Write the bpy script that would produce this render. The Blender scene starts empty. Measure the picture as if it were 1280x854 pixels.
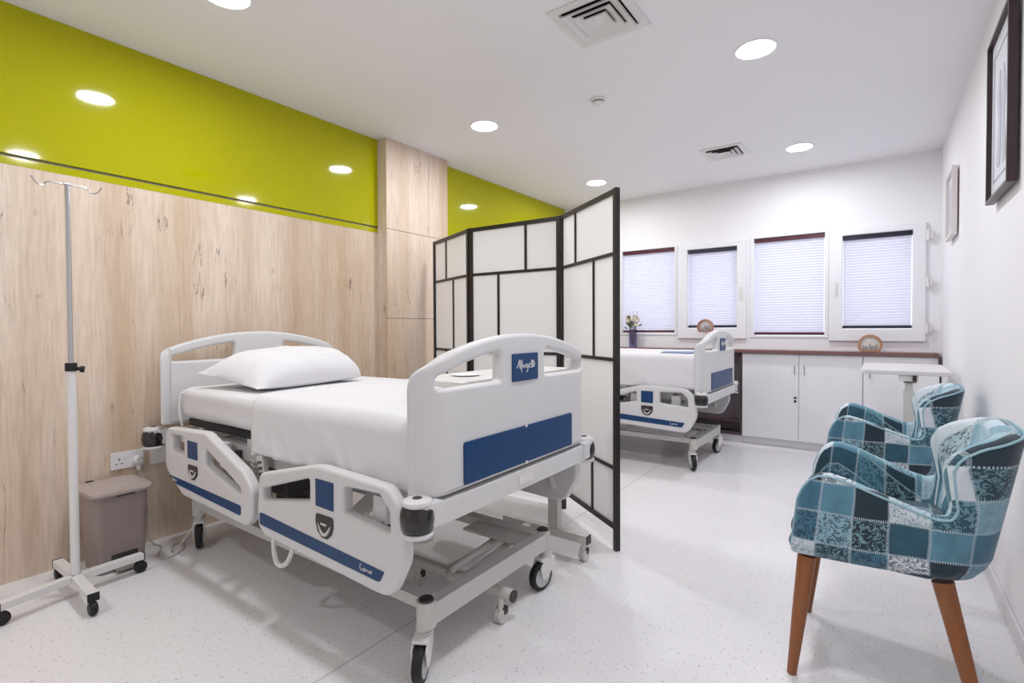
import bpy, bmesh, math, random
from mathutils import Vector, Matrix, noise
random.seed(4)
D = bpy.data; SC = bpy.context.scene; COL = SC.collection
# ------------------------------------------------ camera
yaw, pitch, roll, fpx, dcy = .623483, -.0193563, -.00497887, 638.3356, -4.19168
cd = D.cameras.new('camera'); cam = D.objects.new('camera', cd); COL.objects.link(cam); SC.camera = cam
cd.sensor_width = 36; cd.lens = fpx / 1280 * 36; cd.shift_y = dcy / 1280; cd.clip_start = .02
_f = Vector((-math.sin(yaw)*math.cos(pitch), math.cos(yaw)*math.cos(pitch), math.sin(pitch)))
_r = Vector((math.cos(yaw), math.sin(yaw), 0)); _u = _r.cross(_f)
_r2 = _r*math.cos(roll)+_u*math.sin(roll); _u2 = _u*math.cos(roll)-_r*math.sin(roll)
mw = Matrix((_r2, _u2, -_f)).transposed().to_4x4(); mw.translation = (3.213, 0, 1.15); cam.matrix_world = mw
# ------------------------------------------------ world, lamps, exposure
W = D.worlds.new('sky'); SC.world = W; W.use_nodes = True
bg = W.node_tree.nodes['Background']; bg.inputs[0].default_value = (.87, .89, 1, 1); bg.inputs[1].default_value = .5
SC.view_settings.view_transform = 'Standard'; SC.view_settings.look = 'None'; SC.view_settings.gamma = 1
SC.view_settings.use_curve_mapping = False; SC.view_settings.exposure = 1.52
LAMP = 62.0            # emission of the downlight diffusers
SC.cycles.max_bounces = 14; SC.cycles.diffuse_bounces = 8; SC.cycles.glossy_bounces = 4; SC.cycles.transmission_bounces = 6
SC.cycles.sample_clamp_indirect = 8

# ------------------------------------------------ materials
def lin(c):
    return tuple(((v/255)/12.92 if v/255 <= .04045 else ((v/255+.055)/1.055)**2.4) for v in c)
def nd(nt, t, **k):
    n = nt.nodes.new(t)
    for a, b in k.items(): setattr(n, a, b)
    return n
def pm(name, rgb, rough=.5, metal=0, bump=0, bscale=60, coat=0, trans=0, ior=1.45):
    m = D.materials.new(name); m.use_nodes = True; nt = m.node_tree; p = nt.nodes['Principled BSDF']
    c = lin(rgb)+(1,)
    p.inputs['Base Color'].default_value = c; p.inputs['Roughness'].default_value = rough; p.inputs['Metallic'].default_value = metal
    p.inputs['Coat Weight'].default_value = coat; p.inputs['Coat Roughness'].default_value = .06
    p.inputs['Transmission Weight'].default_value = trans; p.inputs['IOR'].default_value = ior
    tc = nd(nt, 'ShaderNodeTexCoord'); nz = nd(nt, 'ShaderNodeTexNoise'); nz.inputs['Scale'].default_value = bscale; nz.inputs['Detail'].default_value = 4
    nt.links.new(tc.outputs['Object'], nz.inputs['Vector'])
    mx = nd(nt, 'ShaderNodeMix', data_type='RGBA'); mx.inputs[6].default_value = c; mx.inputs[7].default_value = tuple(v*.93 for v in c[:3])+(1,)
    nt.links.new(nz.outputs['Fac'], mx.inputs[0]); nt.links.new(mx.outputs[2], p.inputs['Base Color'])
    if bump:
        b = nd(nt, 'ShaderNodeBump'); b.inputs['Strength'].default_value = bump; b.inputs['Distance'].default_value = .002
        nt.links.new(nz.outputs['Fac'], b.inputs['Height']); nt.links.new(b.outputs[0], p.inputs['Normal'])
    return m
def ramp(nt, stops, interp='LINEAR'):
    r = nd(nt, 'ShaderNodeValToRGB'); r.color_ramp.interpolation = interp; e = r.color_ramp.elements
    e[0].position, e[0].color = stops[0]; e[1].position, e[1].color = stops[1]
    for p, c in stops[2:]:
        x = e.new(p); x.color = c
    return r
def wood_mat(name, light, tan, dark, rough=.5, grain=(1, 1, .07), knots=True, scale=1):
    m = D.materials.new(name); m.use_nodes = True; nt = m.node_tree; L = nt.links.new; p = nt.nodes['Principled BSDF']
    tc = nd(nt, 'ShaderNodeTexCoord'); mp = nd(nt, 'ShaderNodeMapping'); mp.inputs['Scale'].default_value = grain; L(tc.outputs['Object'], mp.inputs[0])
    big = nd(nt, 'ShaderNodeTexNoise'); big.inputs['Scale'].default_value = 5*scale; big.inputs['Detail'].default_value = 3; L(mp.outputs[0], big.inputs['Vector'])
    fine = nd(nt, 'ShaderNodeTexNoise'); fine.inputs['Scale'].default_value = 75*scale; fine.inputs['Detail'].default_value = 6; fine.inputs['Distortion'].default_value = .6; L(mp.outputs[0], fine.inputs['Vector'])
    r1 = ramp(nt, [(.3, lin(light)+(1,)), (.72, lin(tan)+(1,))]); L(big.outputs['Fac'], r1.inputs[0])
    r2 = ramp(nt, [(.38, (0, 0, 0, 1)), (.8, (1, 1, 1, 1))]); L(fine.outputs['Fac'], r2.inputs[0])
    mx = nd(nt, 'ShaderNodeMix', data_type='RGBA'); L(r1.outputs[0], mx.inputs[6]); mx.inputs[7].default_value = lin(dark)+(1,)
    k = nd(nt, 'ShaderNodeMath', operation='MULTIPLY'); k.inputs[1].default_value = .36; L(r2.outputs[0], k.inputs[0]); L(k.outputs[0], mx.inputs[0])
    out = mx.outputs[2]
    if knots:
        mp2 = nd(nt, 'ShaderNodeMapping'); mp2.inputs['Scale'].default_value = (2.6, 2.6, 1.15); L(tc.outputs['Object'], mp2.inputs[0])
        dn = nd(nt, 'ShaderNodeTexNoise'); dn.inputs['Scale'].default_value = 5; dn.inputs['Detail'].default_value = 5; L(tc.outputs['Object'], dn.inputs['Vector'])
        vm = nd(nt, 'ShaderNodeVectorMath', operation='MULTIPLY_ADD'); vm.inputs[1].default_value = (.42, .42, .3); L(dn.outputs['Color'], vm.inputs[0]); L(mp2.outputs[0], vm.inputs[2])
        vo = nd(nt, 'ShaderNodeTexVoronoi', feature='F1'); vo.inputs['Scale'].default_value = 2.3; L(vm.outputs[0], vo.inputs['Vector'])
        r3 = ramp(nt, [(.03, (1, 1, 1, 1)), (.085, (0, 0, 0, 1))]); L(vo.outputs['Distance'], r3.inputs[0])
        # cracks: thin distorted lines, only in patches
        cr = nd(nt, 'ShaderNodeTexNoise'); cr.inputs['Scale'].default_value = 2.4; cr.inputs['Detail'].default_value = 6
        mp3 = nd(nt, 'ShaderNodeMapping'); mp3.inputs['Scale'].default_value = (3.6, 3.6, .4); L(tc.outputs['Object'], mp3.inputs[0]); L(mp3.outputs[0], cr.inputs['Vector'])
        a = nd(nt, 'ShaderNodeMath', operation='SUBTRACT'); a.inputs[1].default_value = .5; L(cr.outputs['Fac'], a.inputs[0])
        b = nd(nt, 'ShaderNodeMath', operation='ABSOLUTE'); L(a.outputs[0], b.inputs[0])
        c = nd(nt, 'ShaderNodeMath', operation='LESS_THAN'); c.inputs[1].default_value = .0045; L(b.outputs[0], c.inputs[0])
        pn = nd(nt, 'ShaderNodeTexNoise'); pn.inputs['Scale'].default_value = 3.2; L(tc.outputs['Object'], pn.inputs['Vector'])
        pr = ramp(nt, [(.57, (0, 0, 0, 1)), (.64, (1, 1, 1, 1))]); L(pn.outputs['Fac'], pr.inputs[0])
        d = nd(nt, 'ShaderNodeMath', operation='MULTIPLY'); L(c.outputs[0], d.inputs[0]); L(pr.outputs[0], d.inputs[1])
        e = nd(nt, 'ShaderNodeMath', operation='MAXIMUM'); L(d.outputs[0], e.inputs[0])
        f0 = nd(nt, 'ShaderNodeMath', operation='MULTIPLY'); f0.inputs[1].default_value = .55; L(r3.outputs[0], f0.inputs[0]); L(f0.outputs[0], e.inputs[1])
        g = nd(nt, 'ShaderNodeMath', operation='MULTIPLY'); g.inputs[1].default_value = .6; L(e.outputs[0], g.inputs[0])
        m2 = nd(nt, 'ShaderNodeMix', data_type='RGBA'); L(out, m2.inputs[6]); m2.inputs[7].default_value = lin((78, 56, 40))+(1,); L(g.outputs[0], m2.inputs[0]); out = m2.outputs[2]
    L(out, p.inputs['Base Color']); p.inputs['Roughness'].default_value = rough
    bp = nd(nt, 'ShaderNodeBump'); bp.inputs['Strength'].default_value = .15; bp.inputs['Distance'].default_value = .001; L(fine.outputs['Fac'], bp.inputs['Height']); L(bp.outputs[0], p.inputs['Normal'])
    return m
def floor_mat():
    m = pm('speckled_vinyl', (233, 231, 233), .3); nt = m.node_tree; L = nt.links.new; p = nt.nodes['Principled BSDF']
    tc = nd(nt, 'ShaderNodeTexCoord'); base = p.inputs['Base Color'].links[0].from_socket
    for sc, th, col in ((26, .05, (50, 45, 45)), (45, .06, (120, 112, 110)), (33, .042, (20, 18, 20))):
        mp = nd(nt, 'ShaderNodeMapping'); mp.inputs['Location'].default_value = (sc*.13, sc*.37, 0); L(tc.outputs['Object'], mp.inputs[0])
        vo = nd(nt, 'ShaderNodeTexVoronoi', feature='F1', voronoi_dimensions='2D'); vo.inputs['Scale'].default_value = sc; L(mp.outputs[0], vo.inputs['Vector'])
        lt = nd(nt, 'ShaderNodeMath', operation='LESS_THAN'); lt.inputs[1].default_value = th; L(vo.outputs['Distance'], lt.inputs[0])
        sp = nd(nt, 'ShaderNodeSeparateColor'); L(vo.outputs['Color'], sp.inputs[0])
        g = nd(nt, 'ShaderNodeMath', operation='GREATER_THAN'); g.inputs[1].default_value = .68; L(sp.outputs[0], g.inputs[0])
        mu = nd(nt, 'ShaderNodeMath', operation='MULTIPLY'); L(lt.outputs[0], mu.inputs[0]); L(g.outputs[0], mu.inputs[1])
        mx = nd(nt, 'ShaderNodeMix', data_type='RGBA'); L(mu.outputs[0], mx.inputs[0]); L(base, mx.inputs[6]); mx.inputs[7].default_value = lin(col)+(1,); base = mx.outputs[2]
    L(base, p.inputs['Base Color']); return m
def emit_mat(name, rgb, s):
    m = D.materials.new(name); m.use_nodes = True; nt = m.node_tree; nt.nodes.remove(nt.nodes['Principled BSDF'])
    e = nd(nt, 'ShaderNodeEmission'); e.inputs[0].default_value = rgb+(1,); e.inputs[1].default_value = s
    nt.links.new(e.outputs[0], nt.nodes['Material Output'].inputs[0]); return m
def thin_mat(name, rgb, transl, rough=.8):
    m = D.materials.new(name); m.use_nodes = True; nt = m.node_tree; nt.nodes.remove(nt.nodes['Principled BSDF']); L = nt.links.new
    tc = nd(nt, 'ShaderNodeTexCoord'); nz = nd(nt, 'ShaderNodeTexNoise'); nz.inputs['Scale'].default_value = 240; L(tc.outputs['Object'], nz.inputs['Vector'])
    mx = nd(nt, 'ShaderNodeMix', data_type='RGBA'); c = lin(rgb); mx.inputs[6].default_value = c+(1,); mx.inputs[7].default_value = tuple(v*.95 for v in c)+(1,); L(nz.outputs['Fac'], mx.inputs[0])
    a = nd(nt, 'ShaderNodeBsdfDiffuse'); b = nd(nt, 'ShaderNodeBsdfTranslucent'); L(mx.outputs[2], a.inputs[0]); L(mx.outputs[2], b.inputs[0])
    s = nd(nt, 'ShaderNodeMixShader'); s.inputs[0].default_value = transl; L(a.outputs[0], s.inputs[1]); L(b.outputs[0], s.inputs[2])
    L(s.outputs[0], nt.nodes['Material Output'].inputs[0]); return m
def glass_mat(name, rgb=(253, 254, 255), refl=.06):
    m = D.materials.new(name); m.use_nodes = True; nt = m.node_tree; nt.nodes.remove(nt.nodes['Principled BSDF']); L = nt.links.new
    a = nd(nt, 'ShaderNodeBsdfTransparent'); a.inputs[0].default_value = lin(rgb)+(1,); b = nd(nt, 'ShaderNodeBsdfGlossy'); b.inputs['Roughness'].default_value = .02
    s = nd(nt, 'ShaderNodeMixShader'); s.inputs[0].default_value = refl; L(a.outputs[0], s.inputs[1]); L(b.outputs[0], s.inputs[2])
    L(s.outputs[0], nt.nodes['Material Output'].inputs[0]); return m
def patch_mat(pale=False):
    m = D.materials.new('pale_patchwork_velvet' if pale else 'patchwork_velvet'); m.use_nodes = True; nt = m.node_tree; L = nt.links.new; p = nt.nodes['Principled BSDF']
    uv = nd(nt, 'ShaderNodeUVMap'); sc = nd(nt, 'ShaderNodeVectorMath', operation='MULTIPLY_ADD'); sc.inputs[1].default_value = (1/.096, 1/.096, 1); L(uv.outputs[0], sc.inputs[0])
    ns = nd(nt, 'ShaderNodeTexNoise'); ns.inputs['Scale'].default_value = 6; L(uv.outputs[0], ns.inputs['Vector'])
    wv = nd(nt, 'ShaderNodeVectorMath', operation='MULTIPLY'); wv.inputs[1].default_value = (.18, .18, 0); L(ns.outputs['Color'], wv.inputs[0]); L(wv.outputs[0], sc.inputs[2])
    fl = nd(nt, 'ShaderNodeVectorMath', operation='FLOOR'); L(sc.outputs[0], fl.inputs[0]); fr = nd(nt, 'ShaderNodeVectorMath', operation='FRACTION'); L(sc.outputs[0], fr.inputs[0])
    wn = nd(nt, 'ShaderNodeTexWhiteNoise', noise_dimensions='3D'); L(fl.outputs[0], wn.inputs['Vector'])
    pal = [(0, (28, 62, 78)), (.16, (86, 134, 154)), (.34, (38, 82, 100)), (.5, (134, 172, 188)), (.62, (22, 44, 58)), (.74, (62, 110, 134)), (.88, (206, 214, 222))]
    if pale: pal = [(0, (150, 184, 196)), (.25, (186, 206, 216)), (.5, (120, 164, 182)), (.7, (206, 216, 224)), (.9, (70, 120, 138))]
    r = ramp(nt, [(a, lin(c)+(1,)) for a, c in pal], 'CONSTANT'); L(wn.outputs['Value'], r.inputs[0])
    # damask figure on some patches
    n2 = nd(nt, 'ShaderNodeTexNoise'); n2.inputs['Scale'].default_value = 55; n2.inputs['Detail'].default_value = 1; n2.inputs['Distortion'].default_value = 2.2; L(uv.outputs[0], n2.inputs['Vector'])
    r2 = ramp(nt, [(.5, (0, 0, 0, 1)), (.56, (1, 1, 1, 1))]); L(n2.outputs['Fac'], r2.inputs[0])
    spc = nd(nt, 'ShaderNodeSeparateColor'); L(wn.outputs['Color'], spc.inputs[0])
    gt = nd(nt, 'ShaderNodeMath', operation='GREATER_THAN'); gt.inputs[1].default_value = .6; L(spc.outputs[1], gt.inputs[0])
    mu = nd(nt, 'ShaderNodeMath', operation='MULTIPLY'); L(gt.outputs[0], mu.inputs[0]); L(r2.outputs[0], mu.inputs[1])
    mk = nd(nt, 'ShaderNodeMath', operation='MULTIPLY'); mk.inputs[1].default_value = .75; L(mu.outputs[0], mk.inputs[0])
    mx = nd(nt, 'ShaderNodeMix', data_type='RGBA', blend_type='MIX'); L(mk.outputs[0], mx.inputs[0]); L(r.outputs[0], mx.inputs[6])
    r4 = ramp(nt, [(0, lin((20, 50, 64))+(1,)), (.5, lin((120, 160, 170))+(1,))], 'CONSTANT'); L(spc.outputs[2], r4.inputs[0]); L(r4.outputs[0], mx.inputs[7])
    # soft mottling
    n3 = nd(nt, 'ShaderNodeTexNoise'); n3.inputs['Scale'].default_value = 25; n3.inputs['Detail'].default_value = 5; L(uv.outputs[0], n3.inputs['Vector'])
    mot = nd(nt, 'ShaderNodeMix', data_type='RGBA', blend_type='OVERLAY'); mot.inputs[0].default_value = .45; L(mx.outputs[2], mot.inputs[6]); L(n3.outputs['Fac'], mot.inputs[7])
    # zigzag stitches along the patch edges
    sx = nd(nt, 'ShaderNodeSeparateXYZ'); L(fr.outputs[0], sx.inputs[0]); su = nd(nt, 'ShaderNodeSeparateXYZ'); L(uv.outputs[0], su.inputs[0]); masks = []
    for a, b in ((0, 1), (1, 0)):
        s1 = nd(nt, 'ShaderNodeMath', operation='SUBTRACT'); s1.inputs[1].default_value = .5; L(sx.outputs[a], s1.inputs[0])
        s2 = nd(nt, 'ShaderNodeMath', operation='ABSOLUTE'); L(s1.outputs[0], s2.inputs[0])
        s3 = nd(nt, 'ShaderNodeMath', operation='GREATER_THAN'); s3.inputs[1].default_value = .462; L(s2.outputs[0], s3.inputs[0])
        w = nd(nt, 'ShaderNodeMath', operation='MULTIPLY'); w.inputs[1].default_value = 1100; L(su.outputs[b], w.inputs[0])
        w2 = nd(nt, 'ShaderNodeMath', operation='SINE'); L(w.outputs[0], w2.inputs[0])
        w3 = nd(nt, 'ShaderNodeMath', operation='GREATER_THAN'); w3.inputs[1].default_value = .05; L(w2.outputs[0], w3.inputs[0])
        w4 = nd(nt, 'ShaderNodeMath', operation='MULTIPLY'); L(s3.outputs[0], w4.inputs[0]); L(w3.outputs[0], w4.inputs[1]); masks.append(w4)
    mm = nd(nt, 'ShaderNodeMath', operation='MAXIMUM'); L(masks[0].outputs[0], mm.inputs[0]); L(masks[1].outputs[0], mm.inputs[1])
    m5 = nd(nt, 'ShaderNodeMath', operation='MULTIPLY'); m5.inputs[1].default_value = .85; L(mm.outputs[0], m5.inputs[0])
    fin = nd(nt, 'ShaderNodeMix', data_type='RGBA'); L(m5.outputs[0], fin.inputs[0]); L(mot.outputs[2], fin.inputs[6]); fin.inputs[7].default_value = lin((190, 205, 212))+(1,)
    L(fin.outputs[2], p.inputs['Base Color']); p.inputs['Roughness'].default_value = .75; p.inputs['Sheen Weight'].default_value = .25
    bp = nd(nt, 'ShaderNodeBump'); bp.inputs['Strength'].default_value = .35; bp.inputs['Distance'].default_value = .003
    ad = nd(nt, 'ShaderNodeMath', operation='ADD'); L(mk.outputs[0], ad.inputs[0]); L(mm.outputs[0], ad.inputs[1]); L(ad.outputs[0], bp.inputs['Height']); L(bp.outputs[0], p.inputs['Normal'])
    return m
MT = dict(
 wall=pm('white_wall_paint', (238, 237, 241), .6, bump=.04, bscale=180), ceil=pm('ceiling_paint', (238, 237, 240), .7),
 floor=floor_mat(), oak=wood_mat('oak_laminate', (230, 215, 200), (200, 175, 148), (148, 120, 94)),
 green=pm('lime_gloss_panel', (176, 174, 0), .5, coat=.8, bscale=3), white=pm('white_plastic', (225, 223, 222), .35), bedw=pm('bed_plastic', (214, 213, 214), .38, bscale=8),
 grey=pm('grey_painted_steel', (204, 203, 198), .4), dgrey=pm('dark_grey_plastic', (58, 52, 52), .45), black=pm('black_rubber', (24, 22, 24), .5),
 blue=pm('blue_panel', (6, 58, 106), .4), bluep=pm('pale_blue_print', (150, 172, 205), .4), steel=pm('chrome_steel', (200, 200, 205), .2, 1), sheet=pm('white_cotton', (224, 223, 226), .85, bump=.12, bscale=300),
 deck=pm('deck_black', (44, 42, 46), .5), frame=pm('black_lacquer', (36, 32, 34), .35, bscale=20), pane=thin_mat('rice_cloth', (254, 253, 253), .3),
 bin=pm('taupe_plastic', (150, 136, 132), .45), binl=pm('taupe_lid_plastic', (176, 163, 158), .42), counter=pm('brown_stone_counter', (122, 84, 80), .25, coat=.4, bscale=40), bay=pm('dark_brown_board', (84, 66, 68), .4, bscale=6),
 bayback=pm('grey_brown_board', (118, 106, 114), .35, bscale=4), cab=pm('white_cabinet_laminate', (240, 239, 243), .3), upvc=pm('white_window_frame', (234, 234, 238), .3), blind=thin_mat('blind_cloth', (238, 238, 250), .5),
 blindrail=pm('maroon_aluminium', (92, 52, 62), .3, .3), blindrail2=pm('dark_blue_aluminium', (52, 50, 66), .3, .3), glass=glass_mat('window_glass'), lamp=emit_mat('lit_diffuser', (.955, .97, 1), LAMP), trim=pm('lamp_trim', (240, 240, 240), .4),
 leg=wood_mat('walnut_leg_wood', (160, 98, 52), (128, 74, 36), (96, 52, 24), .35, (1, 1, .08), False, .8), patch=patch_mat(), patchp=patch_mat(True), piping=pm('pale_blue_piping', (150, 186, 198), .6), inner=pm('chair_inner_shade', (60, 110, 124), .8),
 picframe=pm('dark_brown_frame', (58, 40, 42), .35), picframew=pm('white_frame', (226, 218, 216), .4), mat=pm('picture_mat', (226, 224, 228), .6), ink=pm('grey_ink', (150, 150, 160), .7), inkl=pm('pale_ink', (196, 196, 204), .7),
 orn=wood_mat('ornament_wood', (190, 140, 112), (160, 108, 84), (120, 76, 56), .5, (1, 1, .2), False, 1), ornw=pm('ornament_cream', (240, 236, 232), .6), orns=pm('ornament_grey', (150, 146, 148), .6),
 vase=glass_mat('violet_glass', (222, 221, 243), .1), petal=pm('cream_petals', (232, 224, 208), .8), leaf=pm('grey_green_leaf', (112, 120, 92), .7), twig=pm('twig_brown', (84, 78, 92), .7),
 socket=pm('socket_white', (232, 230, 232), .3), hole=pm('socket_hole', (20, 18, 18), .6), cable=pm('cable_grey', (196, 190, 184), .5), seam=pm('vinyl_seam', (200, 197, 196), .5), ventd=pm('duct_black', (14, 14, 15), .8), paper=pm('blue_booklet', (160, 176, 208), .5),
 rollglass=pm('dark_roller', (30, 24, 30), .2, coat=.5), disc=pm('castor_disc', (196, 196, 198), .35), kick=pm('white_plinth', (222, 220, 224), .5))

MT['green'].node_tree.nodes['Principled BSDF'].inputs['Specular IOR Level'].default_value = .0
# ------------------------------------------------ mesh helpers
class M:
    def __init__(s): s.v = []; s.f = []; s.uv = None
    def add(s, v, f):
        o = len(s.v); s.v += [tuple(a) for a in v]; s.f += [tuple(i+o for i in q) for q in f]; return s
    def bm(s, b):
        b.verts.ensure_lookup_table(); b.verts.index_update()
        s.add([v.co[:] for v in b.verts], [[v.index for v in f.verts] for f in b.faces]); b.free(); return s
    def box(s, x0, x1, y0, y1, z0, z1, r=0, seg=2, rot=None, piv=None):
        b = bmesh.new(); bmesh.ops.create_cube(b, size=1)
        for v in b.verts: v.co = ((x0+x1)/2+v.co.x*(x1-x0), (y0+y1)/2+v.co.y*(y1-y0), (z0+z1)/2+v.co.z*(z1-z0))
        if r > 0: bmesh.ops.bevel(b, geom=b.edges[:]+b.verts[:], offset=r, segments=seg, profile=.5, affect='EDGES')
        if rot is not None:
            pv = Vector(piv if piv else ((x0+x1)/2, (y0+y1)/2, (z0+z1)/2))
            for v in b.verts: v.co = rot @ (v.co-pv) + pv
        return s.bm(b)
    def cyl(s, p0, p1, r0, r1=None, n=20, cap=True):
        r1 = r0 if r1 is None else r1; p0 = Vector(p0); p1 = Vector(p1); d = (p1-p0).normalized(); a = d.orthogonal().normalized(); c = d.cross(a)
        v = []; f = []
        for p, r in ((p0, r0), (p1, r1)):
            for i in range(n): t = 2*math.pi*i/n; v.append(p+a*r*math.cos(t)+c*r*math.sin(t))
        for i in range(n): j = (i+1) % n; f.append((i, j, n+j, n+i))
        if cap: f += [tuple(range(n-1, -1, -1)), tuple(range(n, 2*n))]
        return s.add(v, f)
    def tube(s, pts, r, n=8, cap=True):
        pts = [Vector(p) for p in pts]; k = len(pts); v = []; f = []; ref = None
        for i, p in enumerate(pts):
            d = (pts[min(i+1, k-1)]-pts[max(i-1, 0)]).normalized()
            if ref is None: ref = d.orthogonal().normalized()
            a = (ref-d*ref.dot(d)).normalized(); ref = a; c = d.cross(a); rr = r[i] if isinstance(r, (list, tuple)) else r
            for j in range(n): t = 2*math.pi*j/n; v.append(p+a*rr*math.cos(t)+c*rr*math.sin(t))
        for i in range(k-1):
            for j in range(n): q = (j+1) % n; f.append((i*n+j, i*n+q, (i+1)*n+q, (i+1)*n+j))
        if cap: f += [tuple(range(n-1, -1, -1)), tuple(range((k-1)*n, k*n))]
        return s.add(v, f)
    def lathe(s, prof, c=(0, 0, 0), n=28, axis='z'):
        v = []; f = []; k = len(prof)
        for i in range(n):
            t = 2*math.pi*i/n
            for r, z in prof:
                x, y = r*math.cos(t), r*math.sin(t)
                q = (x, y, z) if axis == 'z' else ((z, x, y) if axis == 'x' else (x, z, y))
                v.append((c[0]+q[0], c[1]+q[1], c[2]+q[2]))
        for i in range(n):
            j = (i+1) % n
            for a in range(k-1): f.append((i*k+a, j*k+a, j*k+a+1, i*k+a+1))
        return s.add(v, f)
    def plate(s, outline, holes, t, bev, fn, res=3):
        """outline with holes, extruded to thickness t with rounded edges; fn maps (a, b, depth) to a point"""
        cu = D.curves.new('c', 'CURVE'); cu.dimensions = '2D'; cu.fill_mode = 'BOTH'; cu.extrude = max(t/2-bev, 0); cu.bevel_depth = bev; cu.bevel_resolution = res; cu.offset = -bev
        for pts in [outline]+list(holes):
            sp = cu.splines.new('POLY'); sp.points.add(len(pts)-1); sp.use_cyclic_u = True
            for i, p in enumerate(pts): sp.points[i].co = (p[0], p[1], 0, 1)
        o = D.objects.new('c', cu); me = D.meshes.new_from_object(o)
        b = bmesh.new(); b.from_mesh(me); bmesh.ops.remove_doubles(b, verts=b.verts, dist=1e-5)
        D.objects.remove(o); D.curves.remove(cu); D.meshes.remove(me)
        b.verts.ensure_lookup_table(); b.verts.index_update()
        if isinstance(fn, tuple):          # bend: cut at given values of a first
            cuts, fn = fn
            for cx in cuts: bmesh.ops.bisect_plane(b, geom=b.verts[:]+b.edges[:]+b.faces[:], plane_co=(cx, 0, 0), plane_no=(1, 0, 0))
            bmesh.ops.triangulate(b, faces=[q for q in b.faces if len(q.verts) > 4])
        for v in b.verts: v.co = fn(v.co.x, v.co.y, v.co.z)
        bmesh.ops.recalc_face_normals(b, faces=b.faces)
        b.verts.index_update(); return s.bm(b)
    def mesh(s, name, mat, ang=40):
        me = D.meshes.new(name); me.from_pydata(s.v, [], s.f)
        b = bmesh.new(); b.from_mesh(me); bmesh.ops.recalc_face_normals(b, faces=b.faces); b.to_mesh(me); b.free()
        for p in me.polygons: p.use_smooth = True
        me.set_sharp_from_angle(angle=math.radians(ang)); me.materials.append(MT[mat]); return me
def rpoly(pts, r=.02, seg=5):
    """rounded polygon; pts may be (x, y) or (x, y, radius)"""
    out = []; n = len(pts)
    for i in range(n):
        p = Vector(pts[i][:2]); a = Vector(pts[i-1][:2]); b = Vector(pts[(i+1) % n][:2]); rr = pts[i][2] if len(pts[i]) > 2 else r
        da = (a-p); db = (b-p); la, lb = da.length, db.length; da.normalize(); db.normalize()
        ang = da.angle(db); tl = min(rr/math.tan(ang/2) if ang < 3.1 else 0, la*.48, lb*.48)
        if tl < 1e-4: out.append(p[:]); continue
        A = p+da*tl; B = p+db*tl
        for k in range(seg+1):
            t = k/seg; out.append(((1-t)**2*A+2*t*(1-t)*p+t*t*B)[:])
    return out
WO = {}
def thing(name, label, cat, loc=(0, 0, 0), group=None):
    o = D.objects.new(name, None); COL.objects.link(o); o.location = loc; o.empty_display_size = .1; tag(o, label, cat, group); WO[o.name] = Vector(loc); return o
def tag(o, label, cat, group=None):
    o['label'] = label; o['category'] = cat
    if group: o['group'] = group
def ob(name, m, mat, parent=None, label=None, ang=40):
    me = m.mesh(name, mat, ang) if isinstance(m, M) else m
    o = D.objects.new(name, me); COL.objects.link(o); WO[o.name] = Vector((0, 0, 0))
    if parent: o.parent = parent; o.location = -WO[parent.name]
    wn = o.modifiers.new('wn', 'WEIGHTED_NORMAL'); wn.keep_sharp = True; wn.weight = 100
    if label: o['label'] = label
    return o
def struct(name, m, mat, parent=None, label=None):
    o = ob(name, m, mat, parent, label)
    if not parent: o['kind'] = 'structure'
    return o
def copy_tree(o, parent=None, off=(0, 0, 0)):
    c = o.copy(); COL.objects.link(c)
    if parent: c.parent = parent
    else: c.location = o.location+Vector(off)
    for ch in list(o.children): copy_tree(ch, c)
    return c
def arc(c, r, a0, a1, n, f): return [f(c[0]+r*math.cos(a0+(a1-a0)*i/n), c[1]+r*math.sin(a0+(a1-a0)*i/n)) for i in range(n+1)]
def spline(pts, n=8):
    pts = [Vector(p) for p in pts]; out = []
    for i in range(len(pts)-1):
        p0 = pts[max(i-1, 0)]; p1 = pts[i]; p2 = pts[i+1]; p3 = pts[min(i+2, len(pts)-1)]
        for k in range(n):
            t = k/n; out.append(.5*((2*p1)+(p2-p0)*t+(2*p0-5*p1+4*p2-p3)*t*t+(3*p1-p0-3*p2+p3)*t**3))
    out.append(pts[-1]); return out

# ------------------------------------------------ the room
RX, YF, YB, H = 3.63, 5.60, -1.6, 2.632
struct('floor', M().box(-.05, RX+.05, YB, YF+.3, -.06, 0), 'floor')
fl = D.objects['floor']
ob('seam', M().box(1.728, 1.734, YB+.01, YF-.2, -.001, .0007), 'seam', fl, 'thin grey welded seam in the vinyl')
struct('ceiling', M().box(-.05, RX+.05, YB, YF+.3, H, H+.08), 'ceil')
wl = struct('wall_left', M().box(-.15, -.03, YB, YF+.3, 0, H), 'wall')
for y0, y1 in ((YB, 2.662), (3.352, YF)):
    ob('oak_panel', M().box(-.03, .0, y0, y1, 0.0, 1.905), 'oak', wl, 'pale oak wall cladding')
    ob('green_strip', M().box(-.03, -.001, y0, y1, 1.906, 1.942), 'green', wl, 'narrow lime strip')
    ob('green_panel', M().box(-.03, .006, y0, y1, 1.955, H-.001), 'green', wl, 'glossy lime green upper panel')
pil = struct('trim_1', M().box(-.03, .095, 2.668, 3.346, 0, H), 'bay'); pil['label'] = 'oak clad pilaster'
for y0, y1, z0, z1 in ((2.662, 3.352, 0, 1.231), (2.662, 3.352, 1.2345, 1.928), (2.662, 3.1165, 1.9315, H-.001), (3.12, 3.352, 1.9315, H-.001)):
    ob('panel', M().box(.09, .108, y0, y1, z0, z1, .001, 1), 'oak', pil)
for y in (2.662, 3.334): ob('side_panel', M().box(-.0, .0895, y, y+.018, 0, H-.001), 'oak', pil)
struct('wall_right', M().box(RX, RX+.12, YB, YF+.3, 0, H), 'wall')
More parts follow.
